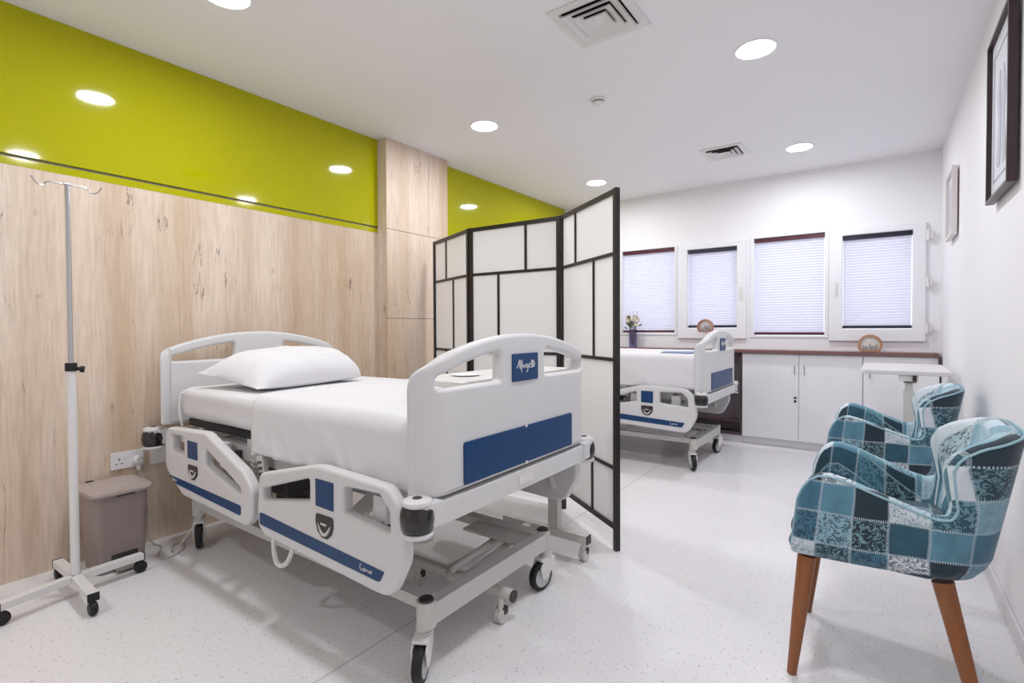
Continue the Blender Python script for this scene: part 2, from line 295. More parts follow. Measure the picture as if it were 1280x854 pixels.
struct('wall_back', M().box(-.15, RX+.12, YB-.1, YB, 0, H), 'wall')
struct('baseboard_right', M().box(RX-.012, RX, YB, 5.4, 0, .075, .004), 'kick')
# far wall with four openings
WIN = [(.775, 1.39, 1.085, 2.035), (1.525, 2.034, 1.138, 1.985), (2.183, 2.798, 1.064, 2.037), (2.93, 3.448, 1.125, 1.985)]
fw = M(); xs = 0
def wallrect(x0, x1, z0, z1): fw.box(x0, x1, YF, YF+.2, z0, z1)
wallrect(-.03, RX, 0, 1.0); wallrect(-.03, RX, 2.1, H)
for x0, x1, z0, z1 in WIN:
    wallrect(xs if xs else -.03, x0, 1.0, 2.1); wallrect(x0, x1, 1.0, z0); wallrect(x0, x1, z1, 2.1); xs = x1
wallrect(xs, RX, 1.0, 2.1); struct('wall_far', fw, 'wall')
for k, (x0, x1, z0, z1) in enumerate(WIN):
    w = D.objects.new('window_%d' % (k+1), None); COL.objects.link(w); w.location = ((x0+x1)/2, YF, z0); w['kind'] = 'structure'; WO[w.name] = Vector(w.location)
    case = k in (1, 3); fr = M()
    if case:
        a, b, c, d = x0-.1, x1+.085, z0-.108, z1+.05
        fr.plate(rpoly([(a, c), (b, c), (b, d), (a, d)], .004), [rpoly([(x0+.004, z0+.004), (x1-.004, z0+.004), (x1-.004, z1-.004), (x0+.004, z1-.004)], .003)], .07, .005, lambda p, q, t: (p, YF+.008+t, q))
    else:
        t = .018
        fr.plate(rpoly([(x0-.028, z0-.02), (x1+.028, z0-.02), (x1+.028, z1+.02), (x0-.028, z1+.02)], .004), [rpoly([(x0+.003, z0+.003), (x1-.003, z0+.003), (x1-.003, z1-.003), (x0+.003, z1-.003)], .003)], .05, .004, lambda p, q, t: (p, YF+.017+t, q))
    ob('window_frame', fr, 'upvc', w)
    if case:
        hx = x0-.045 if k == 3 else x1+.04
        ob('handle', M().box(hx-.008, hx+.008, YF-.045, YF-.027, 1.44, 1.56, .004).box(hx-.012, hx+.012, YF-.03, YF-.02, 1.46, 1.5, .003), 'white', w)
    if k == 3:
        for hz in (1.92, 1.52, 1.13): ob('hinge', M().cyl((3.543, YF-.04, hz-.04), (3.543, YF-.04, hz+.05), .011).box(3.53, 3.575, YF-.038, YF-.022, hz-.03, hz+.04, .003), 'white', w)
    ob('glass_pane', M().box(x0-.01, x1+.01, YF+.12, YF+.126, z0-.01, z1+.01), 'glass', w)
    rail = 'blindrail' if k in (0, 2) else 'blindrail2'; yb = YF+.035
    ob('blind_head_rail', M().box(x0+.006, x1-.006, yb-.025, yb+.015, z1-.044, z1-.006, .003), rail, w)
    ob('blind_bottom_rail', M().box(x0+.006, x1-.006, yb-.014, yb+.014, z0+.008, z0+.034, .004), rail, w)
    pl = M(); n = int((z1-z0-.07)/.0125); n += n % 2; v = []; f = []
    for i in range(n+1):
        z = z0+.034+(z1-z0-.066)*i/n; yy = yb+(.004 if i % 2 else -.001)
        v += [(x0+.012, yy, z), (x1-.012, yy, z)]
        if i: f.append((2*i-2, 2*i-1, 2*i+1, 2*i))
    pl.add(v, f); o = ob('blind_pleats', pl, 'blind', w, ang=5)
    if k in (1, 3): ob('cord', M().tube([(x1-.05, yb-.02, z1-.03), (x1-.05, yb-.02, z1-.28)], .0018, 6), 'white', w)

# ------------------------------------------------ ceiling fittings
def downlight(x, y, label):
    t = thing('downlight', label, 'ceiling light', (x, y, H), 'round recessed ceiling downlights')
    ob('trim_ring', M().lathe([(.088, .0), (.103, -.0), (.103, -.004), (.098, -.008), (.091, -.006), (.088, .0)], (x, y, H)), 'trim', t)
    ob('diffuser', M().lathe([(0.0001, -.004), (.05, -.004), (.091, -.003)], (x, y, H)), 'lamp', t)
for i, (x, y) in enumerate([(.86, 1.12), (.86, 2.94), (.86, 4.76), (2.668, 1.12), (2.668, 2.99), (2.668, 4.83), (.86, -.72)]):  # last one, behind the viewer, is added unseen to brighten ceiling and oak wall
    downlight(x, y, ['round ceiling light cut by the top edge above the lime wall', 'round ceiling light in front of the oak pilaster, middle of the left row', 'round ceiling light above the folding screen, farthest of the left row',
        'round ceiling light above the near visitor space, outside the frame', 'largest round ceiling light, right of the square air vent', 'round ceiling light nearest the windows, right of the small vent', 'added unseen fill lamp behind the viewer on the lime wall side'][i])
def vent(x, y, s, label):
    t = thing('ceiling_vent', label, 'air vent', (x, y, H), 'square ceiling vents')
    sq = lambda a: [(x-a, y-a), (x+a, y-a), (x+a, y+a), (x-a, y+a)]
    ob('backing', M().box(x-s*.74, x+s*.74, y-s*.74, y+s*.74, H-.0012, H-.0002), 'ventd', t, 'dark duct opening')
    ob('flange', M().plate(sq(s), [sq(s*.77)], .008, .002, lambda a, b, c: (a, b, H-.0042+c)), 'white', t)
    for k, a in enumerate((.75, .53, .33)):
        o, i = s*a, s*(a-.2); v = []; f = []
        for q, z in ((o, H-.018), (i, H-.004), (i-.004, H-.005), (o-.006, H-.019)): v += [(p[0], p[1], z) for p in sq(q)]
        for r in range(3):
            for c in range(4): d = (c+1) % 4; f.append((r*4+c, r*4+d, r*4+4+d, r*4+4+c))
        ob('louvre_ring', M().add(v, f), 'white', t, ang=20)
    ob('centre_plate', M().box(x-s*.14, x+s*.14, y-s*.14, y+s*.14, H-.010, H-.006, .001), 'white', t)
vent(2.115, 2.255, .185, 'large square white air vent with nested louvres at top of the picture')
vent(2.14, 4.585, .165, 'small looking square air vent near the windows, left of a ceiling light')
t = thing('smoke_detector', 'small round white smoke detector on the ceiling below the big vent', 'smoke detector', (1.724, 3.04, H))
ob('housing', M().lathe([(.0001, -.036), (.025, -.036), (.034, -.03), (.036, -.022)], (1.724, 3.04, H)).lathe([(.046, 0), (.05, -.004), (.048, -.012), (.04, -.016), (.036, -.016)], (1.724, 3.04, H)), 'white', t)
ob('sensor_slot', M().lathe([(.033, -.015), (.034, -.023)], (1.724, 3.04, H)), 'ventd', t, 'dark sensing slot')

# ------------------------------------------------ cabinets and counter
CF = 5.42
def cabinet(x0, x1, doors, label, handles, lock=None):
    t = thing('base_cabinet', label, 'cabinet', ((x0+x1)/2, CF+.08, 0), 'white cabinets under the window counter')
    ob('body', M().box(x0+.0005, x1-.0005, CF+.0185, YF-.002, .075, .897), 'cab', t)
    ob('plinth', M().box(x0+.001, x1-.001, CF+.035, CF+.05, 0.001, .0745), 'kick', t)
    for i, (a, b) in enumerate(doors):
        d = ob('door', M().box(a+.003, b-.003, CF, CF+.018, .08, .888, .0015), 'cab', t)
        hx = handles[i]
        if hx: ob('handle', M().box(hx-.004, hx+.004, CF-.022, CF-.014, .70, .79, .002).box(hx-.003, hx+.003, CF-.016, CF+.001, .705, .712).box(hx-.003, hx+.003, CF-.016, CF+.001, .778, .785), 'steel', d, 'small steel bar handle')
        if lock and i == lock[0]: ob('lock', M().cyl((lock[1], CF-.006, .452), (lock[1], CF, .452), .011).box(lock[1]-.012, lock[1]+.012, CF-.003, CF, .475, .492), 'black', d, 'black cam lock')
    return t
cabinet(.005, 1.325, [(.01, .66), (.66, 1.323)], 'white base cabinet left of the dark open bay, behind the far bed', [.62, .70])
cabinet(2.113, 3.1, [(2.115, 2.607), (2.607, 3.098)], 'white two door base cabinet with a black cam lock', [2.573, 2.652], (0, 2.578))
cabinet(3.1, 3.618, [(3.102, 3.616)], 'white single door cabinet in the corner behind the overbed table', [3.147])
t = thing('open_bay', 'dark brown open shelf bay between the white cabinets', 'shelf unit', (1.72, CF+.08, 0))
ob('side_panel', M().box(1.327, 1.345, CF+.01, YF-.002, .075, .897), 'bay', t); ob('side_panel', M().box(2.094, 2.111, CF+.01, YF-.002, .075, .897), 'bay', t)
ob('back_panel', M().box(1.345, 2.094, YF-.03, YF-.002, .1, .897), 'bayback', t); ob('shelf', M().box(1.345, 2.094, CF+.03, YF-.03, .2, .218), 'bay', t); ob('bottom_panel', M().box(1.345, 2.094, CF+.01, YF-.03, .075, .1), 'bay', t)
ob('plinth', M().box(1.327, 2.111, CF+.035, CF+.05, 0.001, .0745), 'kick', t)
ct = ob('countertop', M().box(.003, 3.612, CF-.04, YF-.001, .899, .93, .004), 'counter'); tag(ct, 'long polished brown counter running below the four windows', 'countertop')
tr = ob('corner_bracket', M().box(3.606, 3.616, CF-.05, CF-.012, .83, .898), 'picframe'); tr.parent = ct
# ornaments
def arch(x, y, s, label, up=0):
    t = thing('arch_ornament', label, 'ornament', (x, y, .93), 'wooden arch ornaments on the counter')
    a0 = -math.radians(42); o = [(s*math.cos(a0+(math.pi-2*a0)*i/28), s*math.sin(a0+(math.pi-2*a0)*i/28)) for i in range(29)]
    a1 = -math.radians(40); n = [(s*.8*math.cos(a1+(math.pi-2*a1)*i/24), s*.8*math.sin(a1+(math.pi-2*a1)*i/24)) for i in range(25)]
    h = s*math.sin(math.radians(42)); cz = .9302+h+up
    ob('ring', M().plate(o, [n], .045, .003, lambda a, b, c: (x+a, y+c, cz+b)), 'orn', t)
    ob('scene_plate', M().plate([(p[0]*.99, p[1]*.99) for p in n], [], .004, .001, lambda a, b, c: (x+a, y+.012+c, cz+b)), 'ornw', t, 'cream backing inside the ring')
    m = M(); random.seed(int(x*100))
    for k in range(7):
        px = x+(k-3)*s*.17; hh = s*random.uniform(.5, 1.1); m.cyl((px, y, cz-h*.92), (px, y, cz-h*.9+hh*.7), s*.07, s*.035, 8); m.lathe([(.0001, -s*.06), (s*.06, 0), (.0001, s*.06)], (px, y, cz-h*.9+hh*.75), 8)
    m.box(x-s*.6, x+s*.6, y-.008, y+.008, cz-h*.98, cz-h*.82)
    ob('figures', m, 'orns', t, 'small grey carved figures'); return t
arch(3.148, 5.425, .09, 'wooden arch ornament with small figures at the right end of the counter')
t = arch(1.757, 5.44, .08, 'wooden ring ornament raised on a white stand just behind the far footboard', .17)
ob('stand', M().cyl((1.757, 5.44, .9305), (1.757, 5.44, .945), .045, .04).cyl((1.757, 5.44, .945), (1.757, 5.44, 1.105), .012, .018), 'white', t, 'white pedestal')
t = thing('flower_vase', 'square violet glass vase holding cream flowers beside the folding screen', 'vase', (.955, 5.48, .93))
ob('glass_body', M().plate([(-.035, -.035), (.035, -.035), (.035, .035), (-.035, .035)], [[(-.03, -.03), (.03, -.03), (.03, .03), (-.03, .03)]], .2, .001, lambda a, b, c: (.955+a, 5.48+b, 1.0305+c)).box(.921, .989, 5.446, 5.514, .9305, .942), 'vase', t)
st = thing('flower_bunch', 'bunch of cream flowers with grey green leaves in the violet vase', 'flowers', (.955, 5.48, .945))
m = M(); lf = M(); fb = []
for i in range(11):
    a = random.uniform(0, 6.28); r = random.uniform(.01, .085); z = random.uniform(1.17, 1.27); e = Vector((.955+r*math.cos(a), 5.48+r*.6*math.sin(a), z)); s0 = Vector((.955+.012*math.cos(a), 5.48+.012*math.sin(a), .945))
    m.tube([s0, (s0+e)/2+Vector((0, 0, .03)), e], .003, 6); fb.append(e)
for i in range(16):
    a = random.uniform(0, 6.28); r = random.uniform(.05, .11); z = random.uniform(1.14, 1.32); c = Vector((.955+r*math.cos(a), 5.48+r*.6*math.sin(a), z)); d = Vector((math.cos(a)*.03, math.sin(a)*.02, .02)); p = Vector((-math.sin(a), math.cos(a), .3))*.02
    lf.add([c-d, c+p, c+d, c-p], [(0, 1, 2, 3)])
for k in (-1, 0, 1): m.tube([(.955+k*.01, 5.48, .95), (.96+k*.03, 5.48, 1.2), (.96+k*.045, 5.48, 1.34)], .002, 5)
ob('stems', m, 'twig', st); ob('leaves', lf, 'leaf', st)['kind'] = 'stuff'
for e in fb:
    m = M()
    for j in range(14):
        a = j*2.4; el = .2+j*.09; R = .04; c = e+Vector((math.cos(a)*math.cos(el), math.sin(a)*math.cos(el), math.sin(el)))*R*.6; n = (c-e).normalized(); p = n.orthogonal().normalized()*.022; q = n.cross(p)
        m.add([c-p, c+q*.8+n*.008, c+p, c-q*.8+n*.008], [(0, 1, 2, 3)])
    m.lathe([(.0001, -.014), (.012, -.004), (.014, .006), (.0001, .014)], e, 8); ob('blossom', m, 'petal', st)

# ------------------------------------------------ pictures on the right wall
def picture(name, y0, y1, z0, z1, fm, w, dep, label, art):
    t = thing(name, label, 'picture', (RX, (y0+y1)/2, z0)); R = lambda a: [(y0+a, z0+a), (y1-a, z0+a), (y1-a, z1-a), (y0+a, z1-a)]
    ob('frame', M().plate(R(0), [R(w)], dep, .002, lambda a, b, c: (RX-.008-dep/2+c, a, b)), fm, t)
    ob('mount', M().box(RX-.02, RX-.01, y0+w*.8, y1-w*.8, z0+w*.8, z1-w*.8), 'mat', t)
    art(t, y0, y1, z0, z1)
    ob('glazing', M().box(RX-.0235, RX-.0225, y0+w*.9, y1-w*.9, z0+w*.9, z1-w*.9), 'glass', t)
def art1(t, y0, y1, z0, z1):
    cy = (y0+y1)/2; ob('inner_border', M().plate([(y0+.06, z0+.08), (y1-.06, z0+.08), (y1-.06, z1-.08), (y0+.06, z1-.08)], [[(y0+.066, z0+.086), (y1-.066, z0+.086), (y1-.066, z1-.086), (y0+.066, z1-.086)]], .001, 0, lambda a, b, c: (RX-.0206+c, a, b)), 'ink', t)
    m = M()
    for s in (-1, 1): m.plate(rpoly([(cy+s*.02, z0+.12), (cy+s*.1, z0+.13), (cy+s*.06, z0+.3), (cy+s*.09, z0+.42), (cy+s*.03, z0+.55), (cy+s*.01, z0+.35)], .03), [], .001, 0, lambda a, b, c: (RX-.021+c, a, b))
    ob('drawing', m, 'inkl', t, 'faint pale grey figure drawing')
def art2(t, y0, y1, z0, z1):
    ob('print', M().plate(rpoly([(y0+.07, z0+.08), (y1-.07, z0+.1), (y1-.09, z1-.1), (y0+.1, z1-.08)], .03), [], .001, 0, lambda a, b, c: (RX-.021+c, a, b)), 'inkl', t, 'faint grey print')
picture('framed_picture', 2.625, 3.09, 1.685, 2.375, 'picframe', .014, .03, 'dark framed drawing high on the white right wall', art1)
picture('framed_picture', 4.42, 4.82, 1.755, 2.205, 'picframew', .02, .03, 'small pale framed print on the right wall nearer the windows', art2)

# ------------------------------------------------ sockets, plug, cable
t = thing('wall_socket', 'white double wall socket above the pedal bin with a plug in it', 'socket', (0, .985, .47))
ob('face_plate', M().box(.0005, .011, .915, 1.06, .426, .514, .003), 'socket', t)
ob('rocker_switch', M().box(.0105, .0135, .968, .978, .485, .502, .001), 'socket', t); ob('rocker_switch', M().box(.0105, .0135, .998, 1.008, .485, .502, .001), 'socket', t)
m = M(); m.box(.0108, .0114, .948, .953, .472, .482)
for yy in (.938, .962): m.box(.0108, .0114, yy-.004, yy+.004, .452, .457)
ob('pin_holes', m, 'hole', t)
pg = thing('power_plug', 'round white plug in the right side of the double socket', 'plug', (.02, 1.03, .46))
ob('plug_body', M().lathe([(.0001, .05), (.016, .05), (.022, .044), (.024, .02), (.022, .0122)], (0, 1.03, .462), 24, 'x').box(.02, .04, 1.021, 1.039, .41, .455, .005), 'white', pg)
cb = ob('cable', M().tube(spline([(.03, 1.03, .412), (.04, 1.045, .33), (.045, 1.06, .2), (.05, 1.06, .06), (.07, 1.08, .006), (.14, 1.09, .005), (.26, 1.03, .005), (.32, 1.05, .005), (.28, 1.13, .005), (.19, 1.18, .005), (.17, 1.14, .005), (.24, 1.1, .006), (.3, 1.1, .03), (.36, 1.14, .12), (.42, 1.2, .25), (.45, 1.25, .42)]), .0038, 8), 'cable'); tag(cb, 'thin grey cable hanging from the plug and looping on the floor', 'cable')
t = thing('wall_socket', 'blank white square wall plate half hidden behind the near bed rail', 'socket', (0, 1.14, .47))
ob('face_plate', M().box(.0005, .011, 1.094, 1.18, .42, .514, .003), 'socket', t); ob('slot', M().box(.0108, .0114, 1.13, 1.142, .485, .488), 'hole', t)

# ------------------------------------------------ pedal bin
t = thing('pedal_bin', 'taupe plastic pedal bin against the oak wall behind the drip stand', 'bin', (.17, .88, 0))
BY0, BY1 = .745, .985
def ringm(levels, n=10):
    """stack of rounded rectangles: (x0,x1,y0,y1,z,r)"""
    m = M(); v = []; f = []; k = 0
    for x0, x1, y0, y1, z, r in levels:
        p = rpoly([(x0, y0), (x1, y0), (x1, y1), (x0, y1)], r, n); k = len(p); v += [(a, b, z) for a, b in p]
    for i in range(len(levels)-1):
        for j in range(k): q = (j+1) % k; f.append((i*k+j, i*k+q, i*k+k+q, i*k+k+j))
    f.append(tuple(range(k-1, -1, -1))); f.append(tuple(range((len(levels)-1)*k, len(levels)*k))); return m.add(v, f)
ob('body', ringm([(.075, .268, .785, .972, .002, .03), (.07, .272, .782, .976, .01, .03), (.055, .292, .768, .986, .355, .035), (.05, .296, .765, .989, .37, .035), (.05, .296, .765, .989, .375, .035)]), 'bin', t)
ld = ob('lid', ringm([(.035, .322, .752, 1.0, .376, .05), (.03, .33, .748, 1.004, .386, .055), (.032, .328, .75, 1.002, .396, .055), (.045, .312, .765, .987, .4, .05), (.06, .295, .78, .973, .401, .05)]), 'binl', t, 'lighter taupe lid')
ob('lid_recess', ringm([(.09, .23, .795, .945, .4011, .01), (.092, .228, .797, .943, .403, .01)]), 'binl', ld)
ob('grip_notch', ringm([(.3, .315, .85, .92, .366, .005), (.3, .318, .845, .925, .3755, .006)]), 'dgrey', t, 'dark finger notch'); ob('latch', M().box(.045, .06, .8, .83, .4015, .406, .001), 'dgrey', ld)
ob('pedal_recess', ringm([(.262, .2765, .83, .945, .02, .004), (.262, .2815, .835, .94, .085, .006)]), 'dgrey', t, 'dark pedal opening'); ob('pedal', M().box(.25, .318, .845, .925, .012, .024, .004), 'binl', t)

# ------------------------------------------------ drip stand
PX, PY = .385, .675
t = thing('drip_stand', 'white drip stand with chrome upper pole on a four wheel cross base', 'drip stand', (PX, PY, 0))
arms = [(.44, .435), (.645, .665), (.372, .918), (.145, .672)]
hub = (PX, PY); 
for i, (ax, ay) in enumerate(arms):
    dx, dy = ax-PX, ay-PY; Ln = math.hypot(dx, dy); a = math.atan2(dy, dx); R = Matrix.Rotation(a, 3, 'Z'); m = M()
    m.box(PX-.005, PX+Ln+.01, PY-.019, PY+.019, .062, .092, .003, rot=R, piv=(PX, PY, .077)); g = ob('base_arm', m, 'white', t)
    m = M(); m.box(PX+Ln+.0101, PX+Ln+.013, PY-.02, PY+.02, .06, .094, .001, rot=R, piv=(PX, PY, .077)); ob('end_cap', m, 'black', g)
    c = ob('castor', M().lathe([(.0001, -.014), (.02, -.014), (.026, -.009), (.027, 0), (.026, .009), (.02, .014), (.0001, .014)], (ax, ay, .028), 20, 'x' if i % 2 == 0 else 'y').cyl((ax, ay, .05), (ax, ay, .061), .01), 'black', t)
ob('lower_tube', M().cyl((PX, PY, .08), (PX, PY, .985), .0165, n=24), 'white', t); ob('upper_tube', M().cyl((PX, PY, .985), (PX, PY, 1.775), .0095, n=20), 'steel', t, 'chrome upper pole')
k = ob('collar', M().cyl((PX, PY, .975), (PX, PY, 1.01), .021, n=24), 'black', t); ob('knob', M().cyl((PX, PY+.015, .986), (PX+.006, PY+.032, .982), .008).cyl((PX+.006, PY+.028, .982), (PX+.01, PY+.044, .98), .014), 'black', k)
for s in (-1, 1): ob('hook', M().tube(spline([(PX, PY, 1.772), (PX, PY+s*.06, 1.775), (PX+.005, PY+s*.078, 1.755), (PX+.01, PY+s*.1, 1.758), (PX+.01, PY+s*.118, 1.785)]), .003, 8), 'steel', t)
ob('top_cap', M().box(PX-.014, PX+.014, PY-.014, PY+.014, 1.772, 1.779, .002), 'steel', t)

# ------------------------------------------------ hospital bed
YC = 1.595; BYC = 1.552
BLAB = 'nearest white hospital bed with blue panels, standing by the drip stand and pedal bin'
bed = thing('hospital_bed', BLAB, 'bed', (1.1, YC, 0), 'white adjustable hospital beds')
def castor(x, y, dx, dy):
    """post at (x, y), wheel trails towards (dx, dy)"""
    d = Vector((dx, dy, 0)).normalized(); s = Vector((-d.y, d.x, 0)); c = Vector((x, y, 0))+d*.035; r = .062
    cs = ob('castor', M().cyl((x, y, .125), (x, y, .17), .024, n=20).cyl((x, y, .135), (x, y, .15), .028, n=20), 'grey', bed)
    fk = M()
    for sd in (-1, 1):
        def fn(a, b, e, sd=sd): q = Vector((x, y, 0))+d*a+s*(e+sd*.0245); return (q.x, q.y, b)
        fk.plate(rpoly([(-.03, .135, .01), (.03, .135, .02), (.06, .11, .02), (.045, .05, .01), (.02, .05, .012), (-.022, .1, .02)], .01), [], .007, .002, fn, 1)
    q0 = Vector((x, y, .0)); fk.plate(rpoly([(-.03, -.028), (.05, -.028), (.05, .028), (-.03, .028)], .01), [], .012, .003, lambda a, b, e: tuple(q0+d*a+s*b+Vector((0, 0, .134+e))), 1)
    ob('fork', fk, 'white', cs)
    def wh(prof, nm, mt):
        v = []; f = []; n = 28; k = len(prof)
        for i in range(n):
            t = 2*math.pi*i/n; rad = d*math.cos(t)+Vector((0, 0, math.sin(t)))
            for rr, w in prof: v.append(c+Vector((0, 0, r))+rad*rr+s*w)
        for i in range(n):
            j = (i+1) % n
            for a in range(k-1): f.append((i*k+a, j*k+a, j*k+a+1, i*k+a+1))
        return ob(nm, M().add(v, f), mt, cs)
    wh([(.045, -.017), (.056, -.016), (.0615, -.01), (.062, 0), (.0615, .01), (.056, .016), (.045, .017)], 'tyre', 'black')
    wh([(.0001, -.019), (.012, -.019), (.016, -.015), (.04, -.013), (.0455, -.0165), (.0455, .0165), (.04, .013), (.016, .015), (.012, .019), (.0001, .019)], 'wheel_disc', 'disc')
X0, X1 = .24, 2.03; H0, H1 = .172, .245; y0, y1 = BYC-.39, BYC+.39
castor(X1-.04, y0+.026, .5, -.866); castor(X1-.012, y1-.03, -.2, -.98); castor(X0+.03, y0+.06, .9, -.43); castor(X0+.03, y1-.06, .9, -.43)
m = M()
for yy in (y0+.03, y1-.085): m.box(X0+.03, X1-.04, yy, yy+.055, .208, H1+.004, .003)
bf = ob('base_frame', m, 'grey', bed)
ob('cross_beam', M().box(X1-.05, X1, y0+.045, y1-.045, H0, H1, .003), 'grey', bed); ob('cross_beam', M().box(X0+.005, X0+.055, y0+.075, y1-.075, .2, H1, .003), 'grey', bed)
for xx, ins in ((X1-.03, 0), (X0+.03, .03)):
    for yy in (y0+.03+ins, y1-.03-ins):
        q = ob('corner_post', M().cyl((xx, yy, .165), (xx, yy, .252), .033, n=24), 'grey', bed); ob('end_cap', M().lathe([(.0001, .259), (.022, .258), (.0265, .2525)], (xx, yy, 0), 24), 'dgrey', q, 'dark round cap')
m = M().box(X1-.36, X1-.06, y1-.19, y1-.062, H1-.02, H1-.008, .002); ob('side_tray', m, 'grey', bed)
ob('lever_bar', M().tube(spline([(1.80, 1.92, .2), (1.83, 1.7, .2), (1.85, 1.5, .2), (1.875, 1.44, .2), (1.915, 1.44, .2), (1.93, 1.5, .2), (1.905, 1.7, .2), (1.88, 1.92, .2)], 6), .015, 10), 'grey', bed)
# lift arms, actuators and upper chassis
for yy in (y0+.1, y1-.14):
    ob('lift_arm', M().box(.62, 1.08, yy, yy+.035, .37, .43, .006, rot=Matrix.Rotation(math.radians(-38), 3, 'Y')), 'grey', bed)
    ob('lift_arm', M().box(1.28, 1.74, yy, yy+.035, .37, .43, .006, rot=Matrix.Rotation(math.radians(-38), 3, 'Y')), 'grey', bed)
ob('lift_shaft', M().cyl((1.34, y0+.06, .24), (1.34, y1-.06, .24), .024).cyl((.68, y0+.06, .24), (.68, y1-.06, .24), .024), 'grey', bed)
ob('actuator', M().cyl((.75, YC-.1, .3), (1.25, YC-.1, .5), .03).box(.62, .8, YC-.15, YC-.05, .24, .36, .02).cyl((1.25, YC-.1, .5), (1.42, YC-.1, .57), .014), 'dgrey', bed, 'dark grey lift motor')
ob('actuator', M().cyl((1.45, YC+.12, .3), (1.8, YC+.12, .47), .028).box(1.78, 1.95, YC+.07, YC+.17, .44, .55, .02), 'grey', bed)
m = M()
for yy in (YC-.44, YC+.39): m.box(.22, 2.07, yy, yy+.05, .56, .625, .004)
for xx in (.5, .95, 1.35, 1.75): m.box(xx, xx+.04, YC-.4, YC+.4, .565, .605, .003)
ob('upper_frame', m, 'bedw', bed)
ob('control_box', M().box(1.0, 1.2, YC-.42, YC-.3, .44, .56, .012), 'dgrey', bed)
for i, (a, b) in enumerate(((.3, .98), (1.0, 1.18), (1.2, 1.52), (1.54, 2.02))): ob('deck_panel', M().box(a, b, YC-.43, YC+.43, .655, .692, .006), 'deck', bed)
m = M()
for xx in (.42, .9, 1.25, 1.7):
    for s in (-1, 1): m.box(xx, xx+.05, YC+s*.41-.02, YC+s*.41+.02, .625, .657)
ob('deck_bracket', m, 'white', bed)
ob('mattress_guard', M().tube(spline([(.33, YC-.47, .66), (.325, YC-.48, .74), (.33, YC-.475, .82), (.35, YC-.46, .83)]), .006, 8), 'white', bed)
for q in ((.42, .62, YC-.475, YC-.44, .6, .65, .006), (.78, .83, YC-.5, YC-.46, .52, .64, .008), (1.5, 1.56, YC-.5, YC-.46, .5, .6, .008), (1.85, 1.92, YC-.5, YC-.46, .5, .6, .008)): ob('rail_mount', M().box(*q), 'bedw', bed)
for s in (-1, 1):
    for xx in (1.48, 1.86, .5, .86):
        ob('rail_hinge_arm', M().tube([(xx, YC+s*.45, .60), (xx+.06, YC+s*.5, .48), (xx+.08, YC+s*.512, .38)], .016, 8), 'dgrey' if s < 0 else 'grey', bed)
# end boards
def bend(r, u0, sgn, xface):
    def fn(a, b, c):
        s = 1 if a > 0 else -1; u = abs(a)
        if u <= u0: return (xface+sgn*(c-.025), YC+a, b)
        th = (u-u0)/r; th2 = min(th, math.pi/2); ex = (th-th2)*r; R = r+c-.025
        return (xface+sgn*(-r+R*math.cos(th2)-ex), YC+s*(u0+R*math.sin(th2)), b)
    return fn
def bcuts(r, u0, u1): return [s*(u0+(u1-u0)*i/8) for s in (-1, 1) for i in range(0, 8)]
def endboard(name, xface, sgn, r, u0, he, zb, logo, top=1.13, k=.36):
    za = lambda u: top-k*u*u
    o = rpoly([(-he, zb, .012), (-he, za(he)-.005, .075)]+[(u, za(u), .03) for u in [-(he-.12)+(2*he-.24)*i/14 for i in range(15)]]+[(he, za(he)-.005, .075), (he, zb, .012)], .01, 6)
    def win(s):
        a, b = .145, .47; lo = .962 if logo else .985; p = [(a, lo, .012), (a, za(a)-.052, .015)]+[(u, za(u)-.052, .02) for u in (.25, .35)]+[(b, za(b)-.05, .022), (b, lo, .018)]
        q = rpoly(p, .02, 5); return [(s*x, y) for x, y in q]
    bd = ob(name, M().plate(o, [win(1), win(-1)], .05, .014, (bcuts(r, u0, he), bend(r, u0, sgn, xface)), 3), 'bedw', bed, ang=50)
    if logo:
        xf = xface+.0005
        bp = ob('blue_panel', M().plate(rpoly([(-.355, .642), (.355, .642), (.355, .782), (-.355, .782)], .012), [], .008, .002, lambda a, b, c: (xf+.001+c, YC+a, b)), 'blue', bd, 'large flat blue panel')
        ob('panel_clip', M().box(xf, xf+.007, YC-.006, YC+.006, .636, .648).box(xf, xf+.007, YC-.006, YC+.006, .776, .788), 'white', bp)
        lp = ob('badge', M().plate(rpoly([(-.085, .953), (.085, .953), (.085, 1.056), (-.085, 1.056)], .006), [], .008, .0015, lambda a, b, c: (xf+.001+c, YC+a, b)), 'blue', bd, 'blue badge with a white script mark')
        S = [[(0, 5), (3, 10), (6, 17), (7.5, 17), (6, 8), (7, 3)], [(7, 3), (9, 10), (11, 17), (12, 9), (10, 2), (11, -2)], [(11, 5), (15, 9), (17, 8), (15, 5), (18, 5)], [(24, 9), (20, 10), (19, 6), (22, 5), (24, 9), (24, 0), (21, -3)], [(24, 4), (28, 8), (29, 10), (27, 10), (27, 5), (31, 4)], [(33, 6), (31, 11), (34, 15), (38, 14), (40, 9), (38, 5), (34, 4), (33, 6)], [(34, 5), (35, 13), (38, 12), (36, 9), (39, 7), (35, 5)]]
        m = M()
        for st_ in S: m.tube([(xf+.0055, YC-.061+p[0]*.003, .991+p[1]*.0024) for p in st_], .0022, 6)
        ob('script_logo', m, 'bedw', lp)
    return bd
endboard('footboard', 2.125, 1, .1, .425, .568, .628, True)
endboard('headboard', .165, -1, .045, .475, .546, .655, False, 1.14)
